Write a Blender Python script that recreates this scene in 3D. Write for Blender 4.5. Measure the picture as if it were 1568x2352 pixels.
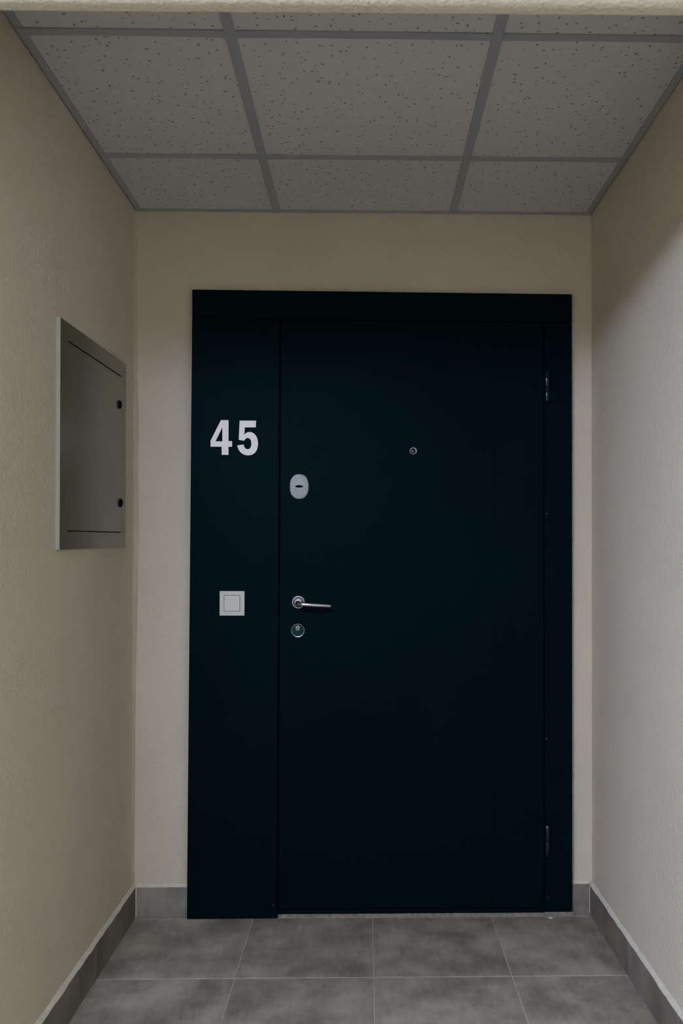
import bpy, bmesh, math, random
from mathutils import Matrix, Vector
random.seed(45)
for o in list(bpy.data.objects): bpy.data.objects.remove(o)
scene = bpy.context.scene
C = bpy.context.collection

# ------------------------------------------------------------------ camera
IMG_H, F_PX, CX, CY = 2352.0, 1987.41, 876.23, 1253.78
cam = bpy.data.cameras.new('camera')
cam.sensor_fit = 'VERTICAL'; cam.sensor_height = 36.0; cam.sensor_width = 24.0
cam.lens = F_PX / IMG_H * 36.0
cam.shift_x = (784.0 - CX) / IMG_H
cam.shift_y = (CY - 1176.0) / IMG_H
cam.clip_start = 0.02
cam.dof.use_dof = True; cam.dof.focus_distance = 2.85; cam.dof.aperture_fstop = 5.6
camo = bpy.data.objects.new('camera', cam); C.objects.link(camo)
RX = Vector((0.99983212, -0.01829031, 0.00109326))
RY = Vector((0.00126753, 0.00951927, -0.99995389))
RZ = Vector((0.01827906, 0.9997874, 0.00954086))
M = Matrix.Identity(4)
for i in range(3):
    M[i][0] = RX[i]; M[i][1] = -RY[i]; M[i][2] = -RZ[i]
M.translation = Vector((0.0, -2.94267, 1.22217))
camo.matrix_world = M
scene.camera = camo

# ------------------------------------------------------------------ world, exposure
w = bpy.data.worlds.new('world'); scene.world = w; w.use_nodes = True
w.node_tree.nodes['Background'].inputs['Color'].default_value = (0.88, 0.97, 1.08, 1)
w.node_tree.nodes['Background'].inputs['Strength'].default_value = 8.8   # overcast daylight outside the corridor window
vs = scene.view_settings
vs.view_transform = 'Standard'; vs.look = 'None'; vs.gamma = 1.0; vs.exposure = 0.0
vs.use_curve_mapping = False
LAMP_COLOR = (0.82, 0.98, 1.45, 1)
LAMP_POWER = 67.5
LAMPS = [(-0.75, -2.88), (-2.00, -2.86)]   # ceiling lamps of the corridor

WIN = (2.05, 4.10, 0.85, 2.12)              # corridor window: x0, x1, z0, z1 in the rear wall at y = -3.8

# ------------------------------------------------------------------ dimensions (metres)
XL, XR, ZC = -0.7815, 0.7709, 2.3854       # side walls, suspended ceiling
YB = -1.60                                  # where the niche opens on the corridor
BEAM_Z = 2.10

# ------------------------------------------------------------------ helpers
def new_mat(name):
    m = bpy.data.materials.new(name); m.use_nodes = True
    nt = m.node_tree; b = nt.nodes['Principled BSDF']
    return m, nt, b
def nd(nt, t, **kw):
    n = nt.nodes.new(t)
    for k, v in kw.items():
        if k.startswith('i_'): n.inputs[k[2:].replace('_', ' ')].default_value = v
        else: setattr(n, k, v)
    return n
def lk(nt, a, b): nt.links.new(a, b)
def ramp(nt, fac, stops):
    r = nt.nodes.new('ShaderNodeValToRGB'); els = r.color_ramp.elements
    while len(els) > 1: els.remove(els[-1])
    els[0].position, els[0].color = stops[0][0], stops[0][1]
    for p, c in stops[1:]:
        e = els.new(p); e.color = c
    lk(nt, fac, r.inputs['Fac']); return r.outputs['Color']
def g(v, a=1.0): return (v[0], v[1], v[2], a)
def simple(name, col, rough=0.5, metal=0.0, spec=0.5, coat=0.0):
    m, nt, b = new_mat(name)
    b.inputs['Base Color'].default_value = g(col); b.inputs['Roughness'].default_value = rough
    b.inputs['Metallic'].default_value = metal; b.inputs['Specular IOR Level'].default_value = spec
    b.inputs['Coat Weight'].default_value = coat; b.inputs['Coat Roughness'].default_value = 0.15
    return m
def noise(nt, vec, scale, detail=3.0, rough=0.55):
    n = nd(nt, 'ShaderNodeTexNoise'); n.inputs['Scale'].default_value = scale
    n.inputs['Detail'].default_value = detail; n.inputs['Roughness'].default_value = rough
    lk(nt, vec, n.inputs['Vector']); return n.outputs['Fac']
def math_(nt, op, a, b=None, clamp=False):
    n = nd(nt, 'ShaderNodeMath', operation=op, use_clamp=clamp)
    for i, v in enumerate((a, b)):
        if v is None: continue
        if isinstance(v, (int, float)): n.inputs[i].default_value = v
        else: lk(nt, v, n.inputs[i])
    return n.outputs[0]
def coords(nt): return nd(nt, 'ShaderNodeTexCoord').outputs['Object']
def scaled(nt, vec, s, rot=(0, 0, 0)):
    n = nd(nt, 'ShaderNodeMapping'); n.inputs['Scale'].default_value = s; n.inputs['Rotation'].default_value = rot
    lk(nt, vec, n.inputs['Vector']); return n.outputs['Vector']
def bump(nt, b, height, strength, dist):
    n = nd(nt, 'ShaderNodeBump'); n.inputs['Strength'].default_value = strength; n.inputs['Distance'].default_value = dist
    lk(nt, height, n.inputs['Height']); lk(nt, n.outputs['Normal'], b.inputs['Normal'])

# plaster wall paint: rolled cream paint with a fine grain
def plaster(name, col):
    m, nt, b = new_mat(name); v = coords(nt)
    big = noise(nt, v, 3.0, 3)
    c0 = tuple(x * 0.965 for x in col); c1 = tuple(min(1, x * 1.03) for x in col)
    lk(nt, ramp(nt, big, [(0.3, g(c0)), (0.7, g(c1))]), b.inputs['Base Color'])
    b.inputs['Roughness'].default_value = 0.75; b.inputs['Specular IOR Level'].default_value = 0.25
    n1 = noise(nt, v, 150, 2.5, 0.6); n2 = noise(nt, v, 45, 2)
    h = math_(nt, 'ADD', n1, math_(nt, 'MULTIPLY', n2, 0.5))
    bump(nt, b, h, 0.8, 0.0034)
    return m
WALL = plaster('wall_paint', (0.56, 0.494, 0.368))
CORR = plaster('corridor_paint', (0.64, 0.575, 0.44))

# mineral-fibre ceiling tile with scattered pinholes
def tile_mat():
    m, nt, b = new_mat('ceiling_fibre'); v0 = coords(nt)
    wob = nd(nt, 'ShaderNodeTexNoise'); wob.inputs['Scale'].default_value = 260; lk(nt, v0, wob.inputs['Vector'])
    mix = nd(nt, 'ShaderNodeVectorMath', operation='MULTIPLY_ADD')
    lk(nt, wob.outputs['Color'], mix.inputs[0]); mix.inputs[1].default_value = (0.004, 0.004, 0.0); lk(nt, v0, mix.inputs[2])
    v = mix.outputs[0]
    tot = None
    for k, (s, rot, off) in enumerate([((1, 1.9, 0.0), 0.4, 0), ((1.9, 1, 0.0), 0.9, 3.3), ((1.0, 1.7, 0.0), -0.9, 7.7)]):
        mp = nd(nt, 'ShaderNodeMapping'); mp.inputs['Scale'].default_value = s; mp.inputs['Rotation'].default_value = (0, 0, rot)
        mp.inputs['Location'].default_value = (off, off * 1.3, 0.5); lk(nt, v, mp.inputs['Vector'])
        vo = nd(nt, 'ShaderNodeTexVoronoi', voronoi_dimensions='2D'); vo.inputs['Scale'].default_value = 15.5; lk(nt, mp.outputs[0], vo.inputs['Vector'])
        sep = nd(nt, 'ShaderNodeSeparateColor'); lk(nt, vo.outputs['Color'], sep.inputs[0])
        rad = math_(nt, 'ADD', math_(nt, 'MULTIPLY', sep.outputs[0], 0.055), 0.022)
        f = math_(nt, 'SUBTRACT', 1.0, math_(nt, 'DIVIDE', vo.outputs['Distance'], rad), clamp=True)
        f = math_(nt, 'MULTIPLY', f, 2.2, clamp=True)
        tot = f if tot is None else math_(nt, 'MAXIMUM', tot, f)
    grain = noise(nt, v0, 420, 2)
    base = ramp(nt, grain, [(0.3, (0.50, 0.49, 0.465, 1)), (0.7, (0.60, 0.585, 0.555, 1))])
    mx = nd(nt, 'ShaderNodeMix', data_type='RGBA'); lk(nt, tot, mx.inputs[0]); lk(nt, base, mx.inputs[6])
    mx.inputs[7].default_value = (0.13, 0.125, 0.11, 1); lk(nt, mx.outputs[2], b.inputs['Base Color'])
    b.inputs['Roughness'].default_value = 0.9; b.inputs['Specular IOR Level'].default_value = 0.1
    bump(nt, b, math_(nt, 'SUBTRACT', math_(nt, 'MULTIPLY', grain, 0.25), tot), 0.4, 0.0015)
    return m
FIBRE = tile_mat()
TEE = simple('ceiling_grid_paint', (0.325, 0.335, 0.355), 0.45, 0.0, 0.4)

# concrete-look porcelain
def porcelain(name, lo, hi):
    m, nt, b = new_mat(name); v0 = coords(nt)
    inf = nd(nt, 'ShaderNodeObjectInfo')
    off = nd(nt, 'ShaderNodeVectorMath', operation='MULTIPLY_ADD')
    cmb = nd(nt, 'ShaderNodeCombineXYZ')
    for i in range(3): lk(nt, inf.outputs['Random'], cmb.inputs[i])
    lk(nt, cmb.outputs[0], off.inputs[0]); off.inputs[1].default_value = (37.0, 19.0, 11.0); lk(nt, v0, off.inputs[2])
    v = off.outputs[0]
    a = noise(nt, v, 6.5, 5, 0.6); d = noise(nt, scaled(nt, v, (42, 9, 9)), 1.6, 4, 0.7); e = noise(nt, v, 260, 2)
    t = math_(nt, 'ADD', math_(nt, 'MULTIPLY', a, 0.72), math_(nt, 'ADD', math_(nt, 'MULTIPLY', d, 0.2), math_(nt, 'MULTIPLY', e, 0.08)))
    lk(nt, ramp(nt, t, [(0.39, g(lo)), (0.50, g(tuple((x + y) / 2 for x, y in zip(lo, hi)))), (0.61, g(hi))]), b.inputs['Base Color'])
    b.inputs['Roughness'].default_value = 0.48; b.inputs['Specular IOR Level'].default_value = 0.35
    bump(nt, b, e, 0.08, 0.0006)
    return m
PORC = porcelain('floor_porcelain', (0.165, 0.139, 0.106), (0.352, 0.300, 0.233))
SKIRT = porcelain('skirt_porcelain_shaded', (0.107, 0.092, 0.070), (0.204, 0.176, 0.136))  # same tile as the back pieces, side-wall shade put into the colour
SKIRT_LIT = porcelain('skirt_porcelain_lit', (0.150, 0.131, 0.104), (0.285, 0.249, 0.203))  # lighter copy of that tile, front light put into the colour
def speckled(name, lo, hi, sc=90):
    m, nt, b = new_mat(name)
    lk(nt, ramp(nt, noise(nt, coords(nt), sc, 4), [(0.35, g(lo)), (0.65, g(hi))]), b.inputs['Base Color'])
    b.inputs['Roughness'].default_value = 0.85; return m
GROUT = speckled('grey_grout', (0.30, 0.27, 0.225), (0.42, 0.38, 0.32))
MORTAR = speckled('dark_mortar', (0.13, 0.115, 0.09), (0.24, 0.21, 0.17))
FILL = speckled('cream_filler', (0.50, 0.45, 0.345), (0.60, 0.545, 0.43))
def door_paint(name, rough, spec, coat=0.0):
    m, nt, b = new_mat(name); v = coords(nt)
    n = noise(nt, v, 2.2, 3)
    lk(nt, ramp(nt, n, [(0.3, (0.0003, 0.0040, 0.0054, 1)), (0.7, (0.0005, 0.0051, 0.0068, 1))]), b.inputs['Base Color'])
    b.inputs['Roughness'].default_value = rough; b.inputs['Specular IOR Level'].default_value = spec
    b.inputs['Specular Tint'].default_value = (0.35, 0.8, 1.0, 1)
    b.inputs['Coat Weight'].default_value = coat; b.inputs['Coat Roughness'].default_value = 0.2
    bump(nt, b, noise(nt, v, 500, 2), 0.05, 0.0004)
    return m
PAINT = door_paint('door_paint', 0.5, 0.05)
GLOSS = door_paint('hinge_paint', 0.14, 0.75)
LOCKFACE = door_paint('lock_face', 0.4, 0.35)
BLACK = simple('gap_shade_black', (0.0015, 0.0016, 0.0018), 0.8, 0, 0.05)  # flat black stands in for the shade inside gaps and openings
KNOB = simple('black_plastic', (0.0018, 0.0030, 0.0034), 0.5, 0, 0.05)
CHROME = simple('chrome', (0.62, 0.63, 0.65), 0.16, 1.0)
SATIN = simple('satin_nickel', (0.36, 0.35, 0.34), 0.33, 1.0)
SATINB = simple('satin_chrome', (0.50, 0.52, 0.53), 0.35, 1.0)
DARKST = simple('dark_steel', (0.12, 0.125, 0.13), 0.35, 1.0)
GLASS = simple('lens_glass', (0.006, 0.006, 0.008), 0.06, 0, 0.8)
PLASTIC = simple('white_plastic', (0.54, 0.515, 0.45), 0.28, 0, 0.5)
VINYL = simple('silver_vinyl', (0.87, 0.79, 0.71), 0.4, 0.0, 0.4)
RUST = simple('rust', (0.30, 0.13, 0.07), 0.8)
def plate_mat():
    m, nt, b = new_mat('zinc_plate'); v = coords(nt)
    n = noise(nt, v, 160, 5, 0.7)
    lk(nt, ramp(nt, n, [(0.3, (0.28, 0.30, 0.285, 1)), (0.6, (0.345, 0.365, 0.35, 1)), (0.8, (0.42, 0.44, 0.42, 1))]), b.inputs['Base Color'])
    b.inputs['Roughness'].default_value = 0.5; b.inputs['Metallic'].default_value = 0.1; return m
ZINC = plate_mat()
def cab_mat():
    m, nt, b = new_mat('cabinet_enamel'); v = coords(nt)
    n = noise(nt, v, 5, 3)
    lk(nt, ramp(nt, n, [(0.3, (0.104, 0.099, 0.062, 1)), (0.7, (0.116, 0.110, 0.070, 1))]), b.inputs['Base Color'])
    b.inputs['Roughness'].default_value = 0.24; b.inputs['Specular IOR Level'].default_value = 0.75
    bump(nt, b, noise(nt, v, 900, 2), 0.05, 0.0003)
    return m
CAB = cab_mat()
CABEDGE = simple('cabinet_lit_edge', (0.28, 0.28, 0.21), 0.4, 0.0, 0.5)  # paler than the enamel: light on the frame edge put into the colour

def box(bm, x0, x1, y0, y1, z0, z1):
    vs_ = [bm.verts.new(p) for p in ((x0, y0, z0), (x1, y0, z0), (x1, y1, z0), (x0, y1, z0),
                                     (x0, y0, z1), (x1, y0, z1), (x1, y1, z1), (x0, y1, z1))]
    for f in ((3, 2, 1, 0), (4, 5, 6, 7), (0, 1, 5, 4), (1, 2, 6, 5), (2, 3, 7, 6), (3, 0, 4, 7)):
        bm.faces.new([vs_[i] for i in f])
    return vs_
def hexa(bm, pts):      # eight corners in the order used by box()
    vs_ = [bm.verts.new(p) for p in pts]
    for f in ((3, 2, 1, 0), (4, 5, 6, 7), (0, 1, 5, 4), (1, 2, 6, 5), (2, 3, 7, 6), (3, 0, 4, 7)):
        bm.faces.new([vs_[i] for i in f])
def bevel(bm, w_, seg=2):
    bmesh.ops.bevel(bm, geom=list(bm.edges), offset=w_, segments=seg, affect='EDGES', profile=0.5)
def link(name, bm, mat, parent=None, smooth=False, label=None, angle=None):
    bmesh.ops.recalc_face_normals(bm, faces=list(bm.faces))
    me = bpy.data.meshes.new(name); bm.to_mesh(me); bm.free()
    me.materials.append(mat)
    if smooth:
        me.shade_smooth()
        me.set_sharp_from_angle(angle=math.radians(angle or 38))
    o = bpy.data.objects.new(name, me); C.objects.link(o)
    if parent: o.parent = parent
    if label: o['label'] = label
    return o
def boxo(name, dims, mat, parent=None, bev=0.0, label=None):
    bm = bmesh.new(); box(bm, *dims)
    if bev: bevel(bm, bev)
    return link(name, bm, mat, parent, label=label)
def root(name, label, cat, kind=None, group=None):
    o = bpy.data.objects.new(name, None); C.objects.link(o); o.empty_display_size = 0.05
    return tag(o, label, cat, kind, group)
def tag(o, label, cat, kind=None, group=None):
    o['label'] = label; o['category'] = cat
    if kind: o['kind'] = kind
    if group: o['group'] = group
    return o
def lathe(bm, prof, cx, cz, y, seg=48, cap=True):
    """profile [(radius, depth towards camera)] revolved about the -y axis through (cx, y, cz)"""
    rings = []
    for r, d in prof:
        if r < 1e-6: rings.append([bm.verts.new((cx, y - d, cz))])
        else: rings.append([bm.verts.new((cx + r * math.cos(a), y - d, cz + r * math.sin(a))) for a in [2 * math.pi * k / seg for k in range(seg)]])
    for A, B in zip(rings, rings[1:]):
        for k in range(seg):
            k2 = (k + 1) % seg
            if len(A) == 1 and len(B) == 1: continue
            if len(A) == 1: bm.faces.new((A[0], B[k], B[k2]))
            elif len(B) == 1: bm.faces.new((A[k], B[0], A[k2]))
            else: bm.faces.new((A[k], B[k], B[k2], A[k2]))
def tube(bm, pts, rads, seg=20, up=Vector((0, 0, 1)), flat=1.0):
    rings = []
    n = len(pts); pts = [Vector(p) for p in pts]
    for i, p in enumerate(pts):
        t = (pts[min(i + 1, n - 1)] - pts[max(i - 1, 0)]).normalized()
        u = up if abs(t.dot(up)) < 0.95 else Vector((1, 0, 0))
        s = t.cross(u).normalized(); q = s.cross(t).normalized()
        rings.append([bm.verts.new(p + s * rads[i] * flat * math.cos(a) + q * rads[i] * math.sin(a)) for a in [2 * math.pi * k / seg for k in range(seg)]])
    for A, B in zip(rings, rings[1:]):
        for k in range(seg): bm.faces.new((A[k], A[(k + 1) % seg], B[(k + 1) % seg], B[k]))
    bm.faces.new(rings[0]); bm.faces.new(rings[-1][::-1])

# ================================================================== SETTING
ZT = 2.62
wb = tag(boxo('wall_back', (XL - 0.2, XR + 0.2, 0.0, 0.12, -0.05, ZT), WALL),
         'cream plaster end wall around the dark door', 'wall', 'structure')
wl = tag(boxo('wall_left', (XL - 0.2, XL, YB, 0.0, -0.05, ZT), WALL),
         'cream plaster side wall carrying the grey metal cabinet', 'wall', 'structure')
wr = tag(boxo('wall_right', (XR, XR + 0.2, YB, 0.0, -0.05, ZT), WALL),
         'bare cream plaster side wall on the hinge side of the door', 'wall', 'structure')
# plaster header over the mouth of the niche
bm = bmesh.new(); n = 8; R_ = 0.032
def header_ring(x, yb):
    pr = [(yb, ZT), (yb, BEAM_Z + 0.004), (yb - 0.003, BEAM_Z)]
    for k in range(n + 1):
        a = math.radians(90) * k / n
        pr.append((yb - 0.017 - R_ * math.sin(a), BEAM_Z + R_ * (1 - math.cos(a))))
    pr.append((yb - 0.017 - R_, ZT))
    return [bm.verts.new((x, y, z)) for y, z in pr]
A, B = header_ring(XL, -1.5375), header_ring(XR, -1.5505)
for k in range(len(A)): bm.faces.new((A[k], A[(k + 1) % len(A)], B[(k + 1) % len(A)], B[k]))
bm.faces.new(A); bm.faces.new(B[::-1])
tag(link('wall_header', bm, WALL, smooth=True, angle=50), 'plaster lintel edge across the top of the picture, in front of the ceiling tiles', 'lintel', 'structure')
# uneven overlap of paint down the left corner
pts = [(-0.0, 0.0035), (0.11, 0.003), (0.45, 0.0035), (0.72, 0.004), (0.85, 0.0055), (1.0, 0.0085), (1.1, 0.0105), (1.18, 0.011), (1.235, 0.0115),
       (1.25, 0.0125), (1.27, 0.0155), (1.295, 0.0158), (1.315, 0.0125), (1.36, 0.0120), (1.45, 0.0115), (1.55, 0.0105), (1.595, 0.0105), (1.605, 0.0128),
       (1.625, 0.0130), (1.64, 0.0105), (1.72, 0.0100), (1.795, 0.0095), (1.80, 0.0065), (1.95, 0.0055), (2.15, 0.0045), (2.385, 0.0035)]
bm = bmesh.new(); rows = []
for z, wd in pts:
    rows.append([bm.verts.new((XL - 0.001, -0.028, z)), bm.verts.new((XL + wd * 0.45, -0.014, z)),
                 bm.verts.new((XL + wd, -0.0035, z)), bm.verts.new((XL + wd + 0.001, 0.001, z)), bm.verts.new((XL - 0.001, 0.001, z))])
for A, B in zip(rows, rows[1:]):
    for k in range(5): bm.faces.new((A[k], A[(k + 1) % 5], B[(k + 1) % 5], B[k]))
bm.faces.new(rows[0]); bm.faces.new(rows[-1][::-1])
link('corner_bead', bm, WALL, wl, smooth=True, label='uneven cream filler down the corner')

# ---------------- floor
fl = tag(boxo('floor', (XL - 0.05, XR + 0.05, -2.05, 0.05, -0.05, -0.0012), GROUT), 'grey concrete-look tiled floor with pale joints', 'floor', 'structure')
JX = [-0.7772, -0.3766, 0.0240, 0.4246, 0.8252]
JY = [-0.022, -0.4324, -0.8330, -1.2336, -1.6342]
J = 0.0016
for r in range(4):
    for c in range(4):
        x0 = JX[c] + (J if c else -0.004); x1 = min(JX[c + 1] - J, XR)
        y1 = JY[r] - J; y0 = JY[r + 1] + J
        bm = bmesh.new(); box(bm, x0, x1, y0, y1, -0.012, 0.0)
        bevel(bm, 0.0012, 1)
        link('floor_tile', bm, PORC, fl)
bm = bmesh.new()     # mortar under the sill of the door
for k in range(24):
    x0 = -0.292 + k * 0.0415; x1 = x0 + 0.0415
    ya, yb_ = [-0.026 - 0.003 * math.sin(q * 2.1) - (0.004 if q > 21 else 0) for q in (k, k + 1)]
    za, zb = [0.013 + 0.0015 * math.sin(q * 1.3) for q in (k, k + 1)]
    hexa(bm, [(x0, ya, -0.002), (x1, yb_, -0.002), (x1, -0.001, -0.002), (x0, -0.001, -0.002),
              (x0, -0.014, za), (x1, -0.014, zb), (x1, -0.001, zb), (x0, -0.001, za)])
link('mortar_bead', bm, MORTAR, fl)
cf = tag(boxo('floor_corridor', (-4.2, 4.2, -3.8, -1.636, -0.05, -0.0002), PORC), 'corridor floor outside the door niche', 'floor', 'structure')

# ---------------- skirting
HB, TB = 0.101, 0.010
def fillet(name, pts, parent):   # triangular run of filler on top of the skirting
    bm = bmesh.new(); rows = [[bm.verts.new(p) for p in tri] for tri in pts]
    for A, B in zip(rows, rows[1:]):
        for k in range(3): bm.faces.new((A[k], A[(k + 1) % 3], B[(k + 1) % 3], B[k]))
    bm.faces.new(rows[0]); bm.faces.new(rows[-1][::-1])
    link(name, bm, FILL, parent)
bl = root('baseboard_left', 'grey tile skirting along the wall with the metal cabinet', 'skirting', 'structure')
br = root('baseboard_right', 'grey tile skirting along the bare wall on the hinge side', 'skirting', 'structure')
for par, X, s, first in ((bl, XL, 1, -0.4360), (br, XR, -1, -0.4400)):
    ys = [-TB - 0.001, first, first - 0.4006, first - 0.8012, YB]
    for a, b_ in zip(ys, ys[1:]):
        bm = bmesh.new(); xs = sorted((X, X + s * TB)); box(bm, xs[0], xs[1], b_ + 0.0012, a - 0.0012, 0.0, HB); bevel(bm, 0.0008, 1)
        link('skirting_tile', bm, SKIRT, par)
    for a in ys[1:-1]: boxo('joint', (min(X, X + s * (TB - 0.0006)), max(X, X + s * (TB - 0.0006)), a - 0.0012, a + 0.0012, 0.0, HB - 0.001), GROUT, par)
    n = 34; L = []
    for k in range(n + 1):
        y = -0.002 + (YB + 0.004) * k / n
        hh = 0.010 + 0.0035 * math.sin(k * 1.7 + s) * random.random() + 0.003 * (k / n)
        L.append([(X - s * 0.001, y, HB - 0.001), (X + s * (TB - 0.0005 + 0.001 * random.random()), y, HB - 0.001), (X - s * 0.001, y, HB + hh)])
    fillet('grout_fillet', L, par)
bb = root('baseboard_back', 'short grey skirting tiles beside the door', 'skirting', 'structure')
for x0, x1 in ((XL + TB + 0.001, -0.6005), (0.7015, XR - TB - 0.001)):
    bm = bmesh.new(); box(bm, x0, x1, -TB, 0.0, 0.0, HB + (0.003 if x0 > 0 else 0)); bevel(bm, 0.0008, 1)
    link('skirting_tile', bm, SKIRT_LIT, bb)
    h0 = HB + (0.003 if x0 > 0 else 0)
    L = []
    for k in range(7):
        x = x0 + (x1 - x0) * k / 6
        L.append([(x, 0.001, h0 - 0.001), (x, -TB + 0.0005, h0 - 0.001), (x, 0.001, h0 + 0.009 + 0.002 * math.sin(k * 2.0))])
    fillet('grout_fillet', L, bb)
boxo('joint', (-0.6005, -0.5985, -TB - 0.001, 0, 0, HB), GROUT, bb); boxo('joint', (0.7000, 0.7015, -TB - 0.001, 0, 0, HB), GROUT, bb)
boxo('joint', (XL, XL + TB + 0.003, -TB - 0.0008, 0, 0, HB), FILL, bb); boxo('joint', (XR - TB - 0.003, XR, -TB - 0.0008, 0, 0.004, HB), GROUT, bb)

# ---------------- suspended ceiling
ce = tag(boxo('ceiling', (XL - 0.2, XR + 0.2, YB, 0.12, ZT, ZT + 0.08), CORR), 'suspended ceiling of speckled mineral tiles in a grey metal grid', 'ceiling', 'structure')
MT = [-0.3051, 0.2949]; CT = [-0.4122, -1.0122]; TW = 0.0125; YE = -1.545
cols = [(XL + 0.004, MT[0]), (MT[0], MT[1]), (MT[1], XR - 0.004)]
rowsy = [(CT[0], -0.004), (CT[1], CT[0]), (YE, CT[1])]
for ci, (x0, x1) in enumerate(cols):
    for ri, (y0, y1) in enumerate(rowsy):
        bm = bmesh.new(); box(bm, x0 + 0.003, x1 - 0.003, y0 + 0.003, y1 - 0.003, ZC + 0.0026, ZC + 0.016); bevel(bm, 0.001, 1)
        link('ceiling_tile', bm, FIBRE, ce)
def strip(name, x0, x1, y0, y1, sag, axis, parent):   # thin grid profile, ends hanging a hair lower than the middle
    bm = bmesh.new(); n = 12; prev = None
    for k in range(n + 1):
        t = k / n; d = sag * max(0, abs(2 * t - 1) - 0.35) / 0.65
        z0, z1 = ZC - d, ZC + 0.0022 - d
        if axis == 'x':
            x = x0 + (x1 - x0) * t; ring = [(x, y0, z0), (x, y1, z0), (x, y1, z1), (x, y0, z1)]
        else:
            y = y0 + (y1 - y0) * t; ring = [(x0, y, z0), (x1, y, z0), (x1, y, z1), (x0, y, z1)]
        ring = [bm.verts.new(p) for p in ring]
        if prev:
            for j in range(4): bm.faces.new((prev[j], prev[(j + 1) % 4], ring[(j + 1) % 4], ring[j]))
        else: bm.faces.new(ring)
        prev = ring
    bm.faces.new(prev[::-1])
    return link(name, bm, TEE, parent)
for x in MT: strip('main_tee', x - TW, x + TW, YE, -0.006, 0.0, 'y', ce)
for y in CT:
    for x0, x1 in ((XL + 0.004, MT[0] - TW), (MT[0] + TW, MT[1] - TW), (MT[1] + TW, XR - 0.004)):
        strip('cross_tee', x0, x1, y - TW, y + TW, 0.0016, 'x', ce)
strip('wall_angle', XL + 0.0035, XL + 0.022, YE, -0.001, 0.0, 'y', ce)
strip('wall_angle', XR - 0.022, XR - 0.0035, YE, -0.001, 0.0, 'y', ce)
for x0, x1 in ((XL + 0.0035, MT[0] - TW), (MT[0] - TW, MT[1] + TW), (MT[1] + TW, XR - 0.0035)):
    strip('wall_angle', x0, x1, -0.021, -0.001, 0.0014, 'x', ce)

# ---------------- the corridor the photograph is taken from
def cw(name, d, label): tag(boxo(name, d, CORR), label, 'wall', 'structure')
cw('wall_corridor_left', (-4.2, XL - 0.2, YB, YB + 0.1, -0.05, ZT), 'corridor wall beside the niche, cabinet side')
cw('wall_corridor_right', (XR + 0.2, 4.2, YB, YB + 0.1, -0.05, ZT), 'corridor wall beside the niche, hinge side')
cw('wall_corridor_end', (-4.3, -4.2, -3.9, YB + 0.1, -0.05, ZT), 'corridor end wall, cabinet side')
cw('wall_corridor_end', (4.2, 4.3, -3.9, YB + 0.1, -0.05, ZT), 'corridor end wall, hinge side')
bm = bmesh.new(); x0, x1, z0, z1 = WIN
for a, b_, c, d in ((-4.2, x0, -0.05, ZT), (x1, 4.2, -0.05, ZT), (x0, x1, -0.05, z0), (x0, x1, z1, ZT)): box(bm, a, b_, -3.9, -3.8, c, d)
tag(link('wall_corridor_rear', bm, CORR), 'corridor wall with a window, opposite the niche', 'wall', 'structure')
w1 = root('window_1', 'white framed window in the corridor wall opposite the niche', 'window', 'structure')
xm = (x0 + x1) / 2
for a, b_, c, d in ((x0, x0 + 0.06, z0, z1), (x1 - 0.06, x1, z0, z1), (x0 + 0.06, x1 - 0.06, z0, z0 + 0.06), (x0 + 0.06, x1 - 0.06, z1 - 0.06, z1), (xm - 0.04, xm + 0.04, z0 + 0.06, z1 - 0.06)):
    boxo('frame_bar', (a, b_, -3.875, -3.815, c, d), PLASTIC, w1, 0.004)
pm = bpy.data.materials.new('clear_pane'); pm.use_nodes = True; nt = pm.node_tree; nt.nodes.remove(nt.nodes['Principled BSDF'])
tr = nt.nodes.new('ShaderNodeBsdfTransparent'); gl = nt.nodes.new('ShaderNodeBsdfGlossy'); gl.inputs['Roughness'].default_value = 0.02
mxs = nt.nodes.new('ShaderNodeMixShader'); mxs.inputs[0].default_value = 0.07
nt.links.new(tr.outputs[0], mxs.inputs[1]); nt.links.new(gl.outputs[0], mxs.inputs[2]); nt.links.new(mxs.outputs[0], nt.nodes['Material Output'].inputs['Surface'])
for a, b_ in ((x0 + 0.06, xm - 0.04), (xm + 0.04, x1 - 0.06)): boxo('pane', (a, b_, -3.847, -3.843, z0 + 0.06, z1 - 0.06), pm, w1)
tag(boxo('ceiling_corridor', (-4.2, 4.2, -3.8, YB + 0.018, 2.345, 2.40), CORR), 'corridor ceiling outside the niche', 'ceiling', 'structure')
em = bpy.data.materials.new('lamp_diffuser'); em.use_nodes = True
nt = em.node_tree; nt.nodes.remove(nt.nodes['Principled BSDF'])
e = nt.nodes.new('ShaderNodeEmission'); e.inputs['Color'].default_value = LAMP_COLOR; e.inputs['Strength'].default_value = LAMP_POWER
nt.links.new(e.outputs[0], nt.nodes['Material Output'].inputs['Surface'])
LW, LD = 0.2, 0.32     # half width and half length
for (lx, ly), nm in zip(LAMPS, ('nearest the niche', 'further along on the cabinet side')):
    t = root('ceiling_lamp', 'white box-shaped corridor ceiling lamp ' + nm, 'lamp', group='corridor ceiling lamps')
    t.location = (lx, ly, 2.345)
    bm = bmesh.new(); box(bm, -LW - 0.015, LW + 0.015, -LD - 0.015, LD + 0.015, -0.03, 0.0); bevel(bm, 0.003)
    link('housing', bm, PLASTIC, t)
    bm = bmesh.new(); box(bm, -LW, LW, -LD, LD, -0.125, -0.03); bevel(bm, 0.015, 3)
    link('diffuser', bm, em, t, smooth=True)

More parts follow.
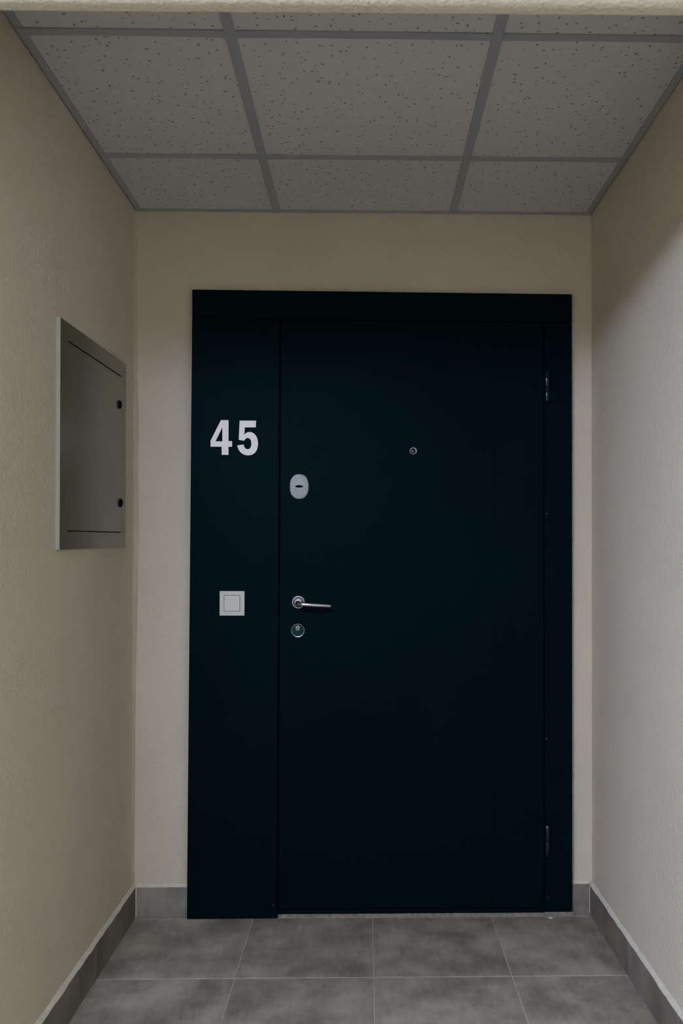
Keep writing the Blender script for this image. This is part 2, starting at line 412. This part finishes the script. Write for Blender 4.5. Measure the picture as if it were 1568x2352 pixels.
# ================================================================== DOOR SET
YF = -0.020
fr = root('trim_1', 'dark blue-green steel door surround with wide side panel', 'door frame', 'structure')
boxo('backing', (-0.585, 0.697, -0.004, 0.0, 0.014, 2.10), BLACK, fr, label='black sheet for the shade in the gaps around the door')  # dark sheet added where the seams would only be in shade
bm = bmesh.new()      # header
hexa(bm, [(-0.5862, YF - 0.001, 2.0180), (0.6992, YF - 0.001, 2.0115), (0.6992, 0, 2.0115), (-0.5862, 0, 2.0180),
          (-0.5866, YF - 0.001, 2.1143), (0.6994, YF - 0.001, 2.1066), (0.6994, 0, 2.1066), (-0.5866, 0, 2.1143)])
bevel(bm, 0.0012); link('header', bm, PAINT, fr)
YP = -0.027
bm = bmesh.new()      # wide panel on the lock side
hexa(bm, [(-0.5968, YP, 0.0015), (-0.2965, YP, 0.0022), (-0.2965, 0, 0.0022), (-0.5968, 0, 0.0015),
          (-0.5855, YP, 2.0148), (-0.2916, YP, 2.0133), (-0.2916, 0, 2.0133), (-0.5855, 0, 2.0148)])
bevel(bm, 0.0014); link('side_panel', bm, PAINT, fr)
bm = bmesh.new()      # hinge strip
hexa(bm, [(0.6048, YF, 0.0150), (0.6988, YF, 0.0165), (0.6988, 0, 0.0165), (0.6048, 0, 0.0150),
          (0.6058, YF, 2.0088), (0.6993, YF, 2.0083), (0.6993, 0, 2.0083), (0.6058, 0, 2.0088)])
bevel(bm, 0.0012); link('hinge_jamb', bm, PAINT, fr)
boxo('threshold', (-0.2955, 0.6048, YF - 0.001, 0, 0.0135, 0.0275), PAINT, fr, 0.001)
for x, z in ((0.6180, 0.060), (0.6125, 0.5965), (0.614, 1.36)):
    bm = bmesh.new(); lathe(bm, [(0.0042, 0.0), (0.0042, 0.0006), (0.003, 0.0016), (0.0, 0.0018)], x, z, YF, 16)
    link('screw_cap', bm, GLOSS, fr, smooth=True)
bm = bmesh.new(); lathe(bm, [(0.0042, 0.0), (0.0042, 0.0006), (0.003, 0.0016), (0.0, 0.0018)], -0.3085, 0.045, YP, 16)
link('screw_cap', bm, GLOSS, fr, smooth=True)

d1 = root('door_1', 'dark blue-green steel entrance door with chrome lever handle', 'door', 'structure')
bm = bmesh.new()      # wide sheet of the leaf
YD = -0.021
hexa(bm, [(-0.2925, YD, 0.0312), (0.4283, YD, 0.0308), (0.4283, -0.005, 0.0308), (-0.2925, -0.005, 0.0312),
          (-0.2872, YD, 2.0120), (0.4366, YD, 2.0095), (0.4366, -0.005, 2.0095), (-0.2872, -0.005, 2.0120)])
bevel(bm, 0.0010); leaf = link('leaf', bm, PAINT, d1)
bm = bmesh.new()      # narrow sheet on the hinge side, a hairline apart
hexa(bm, [(0.4286, YD, 0.0308), (0.6015, YD, 0.0300), (0.6015, -0.005, 0.0300), (0.4286, -0.005, 0.0308),
          (0.4369, YD, 2.0095), (0.6025, YD, 2.0075), (0.6025, -0.005, 2.0075), (0.4369, -0.005, 2.0095)])
bevel(bm, 0.0007); link('leaf_hinge_sheet', bm, PAINT, d1)
# added beaded gloss strip, shaped to imitate glints along the leaf edge
bm = bmesh.new(); zz = [1.30 + 0.0045 * k for k in range(140)]
tube(bm, [(-0.2896 + random.uniform(-0.0004, 0.0004), -0.0135, z) for z in zz], [random.choice((0.0003, 0.0004, 0.0006, 0.0011)) for z in zz], 8, up=Vector((1, 0, 0)))
link('seam_glints', bm, GLOSS, d1, smooth=True)

# lever handle
hd = root('lever_handle', '', ''); del hd['label']; del hd['category']; hd.parent = d1
hx, hz = -0.2262, 1.0605
bm = bmesh.new(); lathe(bm, [(0.0, 0.0), (0.0232, 0.0), (0.0234, 0.004), (0.0222, 0.0082), (0.0205, 0.0098), (0.0180, 0.0100), (0.0176, 0.0090)], hx, hz, YD, 56)
link('rosette', bm, SATIN, hd, smooth=True)
bm = bmesh.new(); lathe(bm, [(0.0186, 0.0092), (0.0184, 0.0112), (0.0172, 0.0122), (0.0160, 0.0112), (0.0152, 0.0080), (0.0120, 0.0052), (0.0, 0.0048)], hx, hz, YD, 56)
link('ring', bm, CHROME, hd, smooth=True)
bm = bmesh.new()
P = [(hx, YD - 0.004, hz - 0.001), (hx, YD - 0.026, hz - 0.0016), (hx + 0.001, YD - 0.040, hz - 0.0022), (hx + 0.005, YD - 0.049, hz - 0.0030),
     (hx + 0.012, YD - 0.0535, hz - 0.0040), (hx + 0.022, YD - 0.0545, hz - 0.0048), (hx + 0.050, YD - 0.0535, hz - 0.0066), (hx + 0.080, YD - 0.051, hz - 0.0085),
     (hx + 0.100, YD - 0.049, hz - 0.0098), (hx + 0.1105, YD - 0.048, hz - 0.0104)]
tube(bm, P, [0.0092, 0.0090, 0.0086, 0.0080, 0.0075, 0.0073, 0.0070, 0.0067, 0.0063, 0.0056], 24)
link('lever', bm, CHROME, hd, smooth=True)
bm = bmesh.new(); lathe(bm, [(0.0, 0.0), (0.0128, 0.0), (0.0128, 0.010), (0.0118, 0.0112), (0.0, 0.0112)], hx, hz - 0.001, YD - 0.004, 40)
link('neck', bm, SATIN, hd, smooth=True)

# upper key plate: worn oval
lp = root('keyhole_plate', '', ''); del lp['label']; del lp['category']; lp.parent = d1
bm = bmesh.new(); n = 72; ox, oz = -0.2249, 1.4500
def oval(k, sc, jit):
    a = 2 * math.pi * k / n; c, s = math.cos(a), math.sin(a); ex = 2.35
    x = 0.0318 * math.copysign(abs(c) ** (2 / ex), c); z = 0.0417 * math.copysign(abs(s) ** (2 / ex), s)
    r = sc + jit * (math.sin(7 * a + 1) * 0.006 + math.sin(17 * a) * 0.006 + math.sin(29 * a + 2) * 0.005)
    return ox + x * r, oz + z * r
rings = []
for sc, d, jit in ((1.0, 0.0, 1), (0.995, 0.0012, 1), (0.93, 0.0028, 0.3), (0.88, 0.0032, 0)):
    rings.append([bm.verts.new((oval(k, sc, jit)[0], YD - d, oval(k, sc, jit)[1])) for k in range(n)])
for A, B in zip(rings, rings[1:]):
    for k in range(n): bm.faces.new((A[k], A[(k + 1) % n], B[(k + 1) % n], B[k]))
bm.faces.new(rings[-1])
link('plate', bm, ZINC, lp, smooth=True)
bm = bmesh.new(); n2 = 40; lo = []; hi = []
for k in range(n2):
    a = 2 * math.pi * k / n2; c, s = math.cos(a), math.sin(a)
    x = 0.0132 * math.copysign(abs(c) ** 0.75, c)
    hh = 0.0030 * min(1.0, (max(0.0, 0.0132 - abs(x)) / 0.0026) ** 0.5) + 0.0012 * max(0.0, 1 - (x / 0.0085) ** 2)
    z = math.copysign(hh, s)
    lo.append(bm.verts.new((ox + x, YD - 0.0028, oz + z))); hi.append(bm.verts.new((ox + x, YD - 0.0034, oz + z)))
for k in range(n2): bm.faces.new((lo[k], lo[(k + 1) % n2], hi[(k + 1) % n2], hi[k]))
bm.faces.new(hi)
link('keyhole', bm, BLACK, lp)
bm = bmesh.new(); lathe(bm, [(0.0017, 0.0), (0.0012, 0.0004), (0.0, 0.0005)], ox - 0.0107, oz - 0.0115, YD - 0.0032, 10)
link('rust_spot', bm, RUST, lp)

# lower cylinder lock
cl = root('cylinder_lock', '', ''); del cl['label']; del cl['category']; cl.parent = d1
cx_, cz_ = -0.2275, 0.9660
bm = bmesh.new(); lathe(bm, [(0.0, 0.0), (0.0240, 0.0), (0.0240, 0.006), (0.0225, 0.0125), (0.0190, 0.0128), (0.0, 0.0118)], cx_, cz_, YD, 56)
link('rosette', bm, LOCKFACE, cl, smooth=True)
bm = bmesh.new(); lathe(bm, [(0.0226, 0.0112), (0.0228, 0.0126), (0.0218, 0.0139), (0.0206, 0.0136), (0.0203, 0.0122)], cx_, cz_, YD, 56)
link('ring', bm, SATINB, cl, smooth=True)
bm = bmesh.new(); lathe(bm, [(0.0106, 0.011), (0.0106, 0.0146), (0.0098, 0.0152), (0.0090, 0.0146), (0.0086, 0.0128), (0.0, 0.0128)], cx_ - 0.0006, cz_ + 0.0072, YD, 40)
cyl = link('cylinder', bm, DARKST, cl, smooth=True)
boxo('key_slot', (cx_ - 0.0084, cx_ + 0.0072, YD - 0.0141, YD - 0.0130, cz_ + 0.0062, cz_ + 0.0088), BLACK, cl)
bm = bmesh.new(); lathe(bm, [(0.0052, 0.0134), (0.0050, 0.0145), (0.0038, 0.0145), (0.0036, 0.0134)], cx_ - 0.0006, cz_ + 0.0104, YD, 24)
link('key_ring', bm, CHROME, cl, smooth=True)

# peephole
ph = root('peephole', '', ''); del ph['label']; del ph['category']; ph.parent = d1
px_, pz_ = 0.1596, 1.5711
bm = bmesh.new(); lathe(bm, [(0.0, 0.0), (0.0126, 0.0), (0.0126, 0.0018), (0.0116, 0.0030), (0.0104, 0.0026), (0.0100, 0.0012), (0.0, 0.0008)], px_, pz_, YD, 40)
link('ring', bm, CHROME, ph, smooth=True)
bm = bmesh.new(); lathe(bm, [(0.0098, 0.0008), (0.0090, 0.0020), (0.0066, 0.0034), (0.0035, 0.0043), (0.0, 0.0046)], px_, pz_, YD, 40)
link('lens', bm, GLASS, ph, smooth=True)

# hinges
for zc_ in (1.7895, 0.2550):
    h = root('hinge', '', ''); del h['label']; del h['category']; h.parent = d1
    for z0, z1 in ((zc_ + 0.001, zc_ + 0.050), (zc_ - 0.050, zc_ - 0.001)):
        bm = bmesh.new(); tube(bm, [(0.6120, YF - 0.0085, z) for z in (z0, z0 + 0.001, z1 - 0.001, z1)], [0.0082, 0.0088, 0.0088, 0.0082], 32)
        link('knuckle', bm, GLOSS, h, smooth=True)
    boxo('hinge_leaf', (0.6035, 0.6230, YF - 0.0028, YF + 0.0005, zc_ - 0.053, zc_ + 0.053), PAINT, h, 0.0008)
    bm = bmesh.new(); tube(bm, [(0.6120, YF - 0.0085, z) for z in (zc_ + 0.050, zc_ + 0.0513)], [0.0066, 0.0060], 24)
    link('pin', bm, SATIN, h, smooth=True)

# ================================================================== DOOR NUMBER
num = root('door_number', 'silver-white number 45 on the dark side panel', 'door number')
def px(u, v):   # crop pixels of the photograph -> metres on the panel
    U = 420 + u / 4.1263; V = 940 + v / 4.1263
    return (-0.5228 + (U - 484.0) * 0.0014678) * 0.9977, (1.6717 - (V - 966.0) * 0.0014678 - 1.222) * 0.9977 + 1.222
def digit(outer, hole):
    bm = bmesh.new(); es = []
    for loop in (outer, hole):
        if not loop: continue
        v = [bm.verts.new((px(*p)[0], YP - 0.0009, px(*p)[1])) for p in loop]
        es += [bm.edges.new((v[i], v[(i + 1) % len(v)])) for i in range(len(v))]
    bmesh.ops.triangle_fill(bm, edges=es, use_beauty=True)
    r = bmesh.ops.extrude_face_region(bm, geom=list(bm.faces))
    for v in r['geom']:
        if isinstance(v, bmesh.types.BMVert): v.co.y = YP + 0.0002
    return bm
def smooth_loop(pts, fixed):
    """Catmull-Rom through runs of points; indices in fixed stay sharp corners"""
    out = []; n = len(pts)
    for i in range(n):
        p1, p2 = pts[i], pts[(i + 1) % n]
        if i in fixed and (i + 1) % n in fixed: out.append(p1); continue
        p0 = pts[i - 1] if i not in fixed else (2 * p1[0] - p2[0], 2 * p1[1] - p2[1])
        p3 = pts[(i + 2) % n] if (i + 1) % n not in fixed else (2 * p2[0] - p1[0], 2 * p2[1] - p1[1])
        for t in (0, .25, .5, .75):
            out.append(tuple(0.5 * (2 * b + (c - a) * t + (2 * a - 5 * b + 4 * c - d) * t * t + (3 * b - a - 3 * c + d) * t ** 3) for a, b, c, d in zip(p0, p1, p2, p3)))
    return out
four = [(360, 103), (432, 103), (432, 302), (466, 302), (466, 355), (432, 355), (432, 432), (368, 432), (368, 355), (263, 355), (263, 298)]
fourh = [(374, 170), (374, 305), (309, 305)]
five = [(537, 107), (693, 107), (689, 170), (585, 171), (582, 243), (602, 222), (629, 214), (655, 219), (683, 240), (703, 275), (711, 322), (705, 368),
        (688, 404), (658, 428), (617, 436), (577, 428), (546, 407), (526, 378), (515, 343), (575, 333), (582, 357), (597, 374), (617, 378),
        (636, 368), (646, 345), (648, 320), (643, 294), (631, 278), (613, 272), (594, 278), (580, 298), (529, 289)]
fix = {0, 1, 2, 3, 4, 18, 19, 30, 31}
link('digit', digit(four, fourh), VINYL, num, label='silver-white numeral 4')
link('digit', digit(smooth_loop(five, fix), None), VINYL, num, label='silver-white numeral 5')

# ================================================================== LIGHT SWITCH
sw = root('light_switch', 'square white single-rocker switch on the dark side panel', 'switch')
sx0, sx1, sz0, sz1 = -0.4888, -0.4062, 1.0159, 1.0976
rx0, rx1, rz0, rz1 = -0.4734, -0.4217, 1.0310, 1.0829
bm = bmesh.new()
gp = 0.0012
for d in ((sx0, sx1, YP - 0.0085, YP, rz1 + gp, sz1), (sx0, sx1, YP - 0.0085, YP, sz0, rz0 - gp),
          (sx0, rx0 - gp, YP - 0.0085, YP, rz0 - gp, rz1 + gp), (rx1 + gp, sx1, YP - 0.0085, YP, rz0 - gp, rz1 + gp)): box(bm, *d)
bmesh.ops.remove_doubles(bm, verts=list(bm.verts), dist=1e-5)
link('plate', bm, PLASTIC, sw)
boxo('plate_recess', (sx0 + 0.004, sx1 - 0.004, YP - 0.0045, YP, sz0 + 0.004, sz1 - 0.004), KNOB, sw)
bm = bmesh.new()      # rocker: pushed in at the top, proud at the bottom
hexa(bm, [(rx0, YP - 0.0125, rz0), (rx1, YP - 0.0125, rz0), (rx1, YP - 0.0045, rz0), (rx0, YP - 0.0045, rz0),
          (rx0, YP - 0.0098, rz1), (rx1, YP - 0.0098, rz1), (rx1, YP - 0.0045, rz1), (rx0, YP - 0.0045, rz1)])
bevel(bm, 0.0009, 3); link('rocker', bm, PLASTIC, sw)

# ================================================================== METER CABINET
cb = root('electrical_cabinet', 'grey metal flush cabinet door on the side wall with two black locks', 'cabinet')
T = 0.0095; FX = XL + T
def zt(y): return (y + 0.747) / 0.60 * 0.0105            # the cabinet hangs slightly out of level
def slab(bm, x0, x1, y0, y1, z0, z1):
    hexa(bm, [(x0, y0, z0 + zt(y0)), (x1, y0, z0 + zt(y0)), (x1, y1, z0 + zt(y1)), (x0, y1, z0 + zt(y1)),
              (x0, y0, z1 + zt(y0)), (x1, y0, z1 + zt(y0)), (x1, y1, z1 + zt(y1)), (x0, y1, z1 + zt(y1))])
CY0, CY1, CZ0, CZ1 = -0.7465, -0.1470, 1.2322, 1.8205
DY0, DY1, DZ0, DZ1 = -0.6905, -0.1900, 1.2818, 1.7715
XB = FX - 0.004
fbm = [(CY0, CY1, DZ1 + 0.0030, CZ1), (CY0, CY1, CZ0, DZ0 - 0.0028), (CY0, DY0 - 0.0008, DZ0 - 0.0028, DZ1 + 0.0030), (DY1 + 0.0008, CY1, DZ0 - 0.0028, DZ1 + 0.0030)]
bm = bmesh.new()
for y0, y1, z0, z1 in fbm: slab(bm, XL + 0.0005, FX, y0, y1, z0, z1)
bmesh.ops.remove_doubles(bm, verts=list(bm.verts), dist=1e-5)
link('frame', bm, CAB, cb)
bm = bmesh.new(); slab(bm, XL, FX + 0.0002, CY0 - 0.0008, CY0, CZ0, CZ1); link('frame_edge', bm, CABEDGE, cb, label='pale edge of the frame, lit tone in its colour')
bm = bmesh.new(); slab(bm, XL + 0.0002, FX - 0.006, DY0 - 0.01, DY1 + 0.01, DZ0 - 0.01, DZ1 + 0.01); link('back_plate', bm, BLACK, cb)
bm = bmesh.new(); slab(bm, XL + 0.002, FX - 0.0002, DY0, DY1, DZ0, DZ1 - 0.0006); bevel(bm, 0.0006, 1)
cd = link('cabinet_door', bm, CAB, cb)
for y, z in ((-0.2235, 1.6895), (-0.2095, 1.3825)):
    bm = bmesh.new(); lathe(bm, [(0.0, 0.0), (0.0138, 0.0), (0.0136, 0.0022), (0.0122, 0.0045), (0.0085, 0.0066), (0.0040, 0.0076), (0.0, 0.0078)], 0, 0, 0, 32)
    bmesh.ops.rotate(bm, verts=list(bm.verts), cent=(0, 0, 0), matrix=Matrix.Rotation(math.radians(90), 3, 'Z'))
    bmesh.ops.translate(bm, verts=list(bm.verts), vec=(FX, y, z))
    link('lock_knob', bm, KNOB, cd, smooth=True)

# ================================================================== PLASTER CHIP
bm = bmesh.new(); n = 9
lo = [bm.verts.new((0.622 + 0.0085 * (1 + 0.25 * math.sin(k * 2.3)) * math.cos(2 * math.pi * k / n), -0.034 + 0.006 * math.sin(2 * math.pi * k / n), 0.0001)) for k in range(n)]
hi = [bm.verts.new((0.622 + 0.6 * (v.co.x - 0.622), -0.034 + 0.6 * (v.co.y + 0.034), 0.0028 + 0.001 * math.sin(k * 1.9))) for k, v in enumerate(lo)]
for k in range(n): bm.faces.new((lo[k], lo[(k + 1) % n], hi[(k + 1) % n], hi[k]))
bm.faces.new(hi); bm.faces.new(lo[::-1])
tag(link('plaster_chip', bm, FILL), 'small pale chip of plaster on the floor below the lower hinge', 'chip')
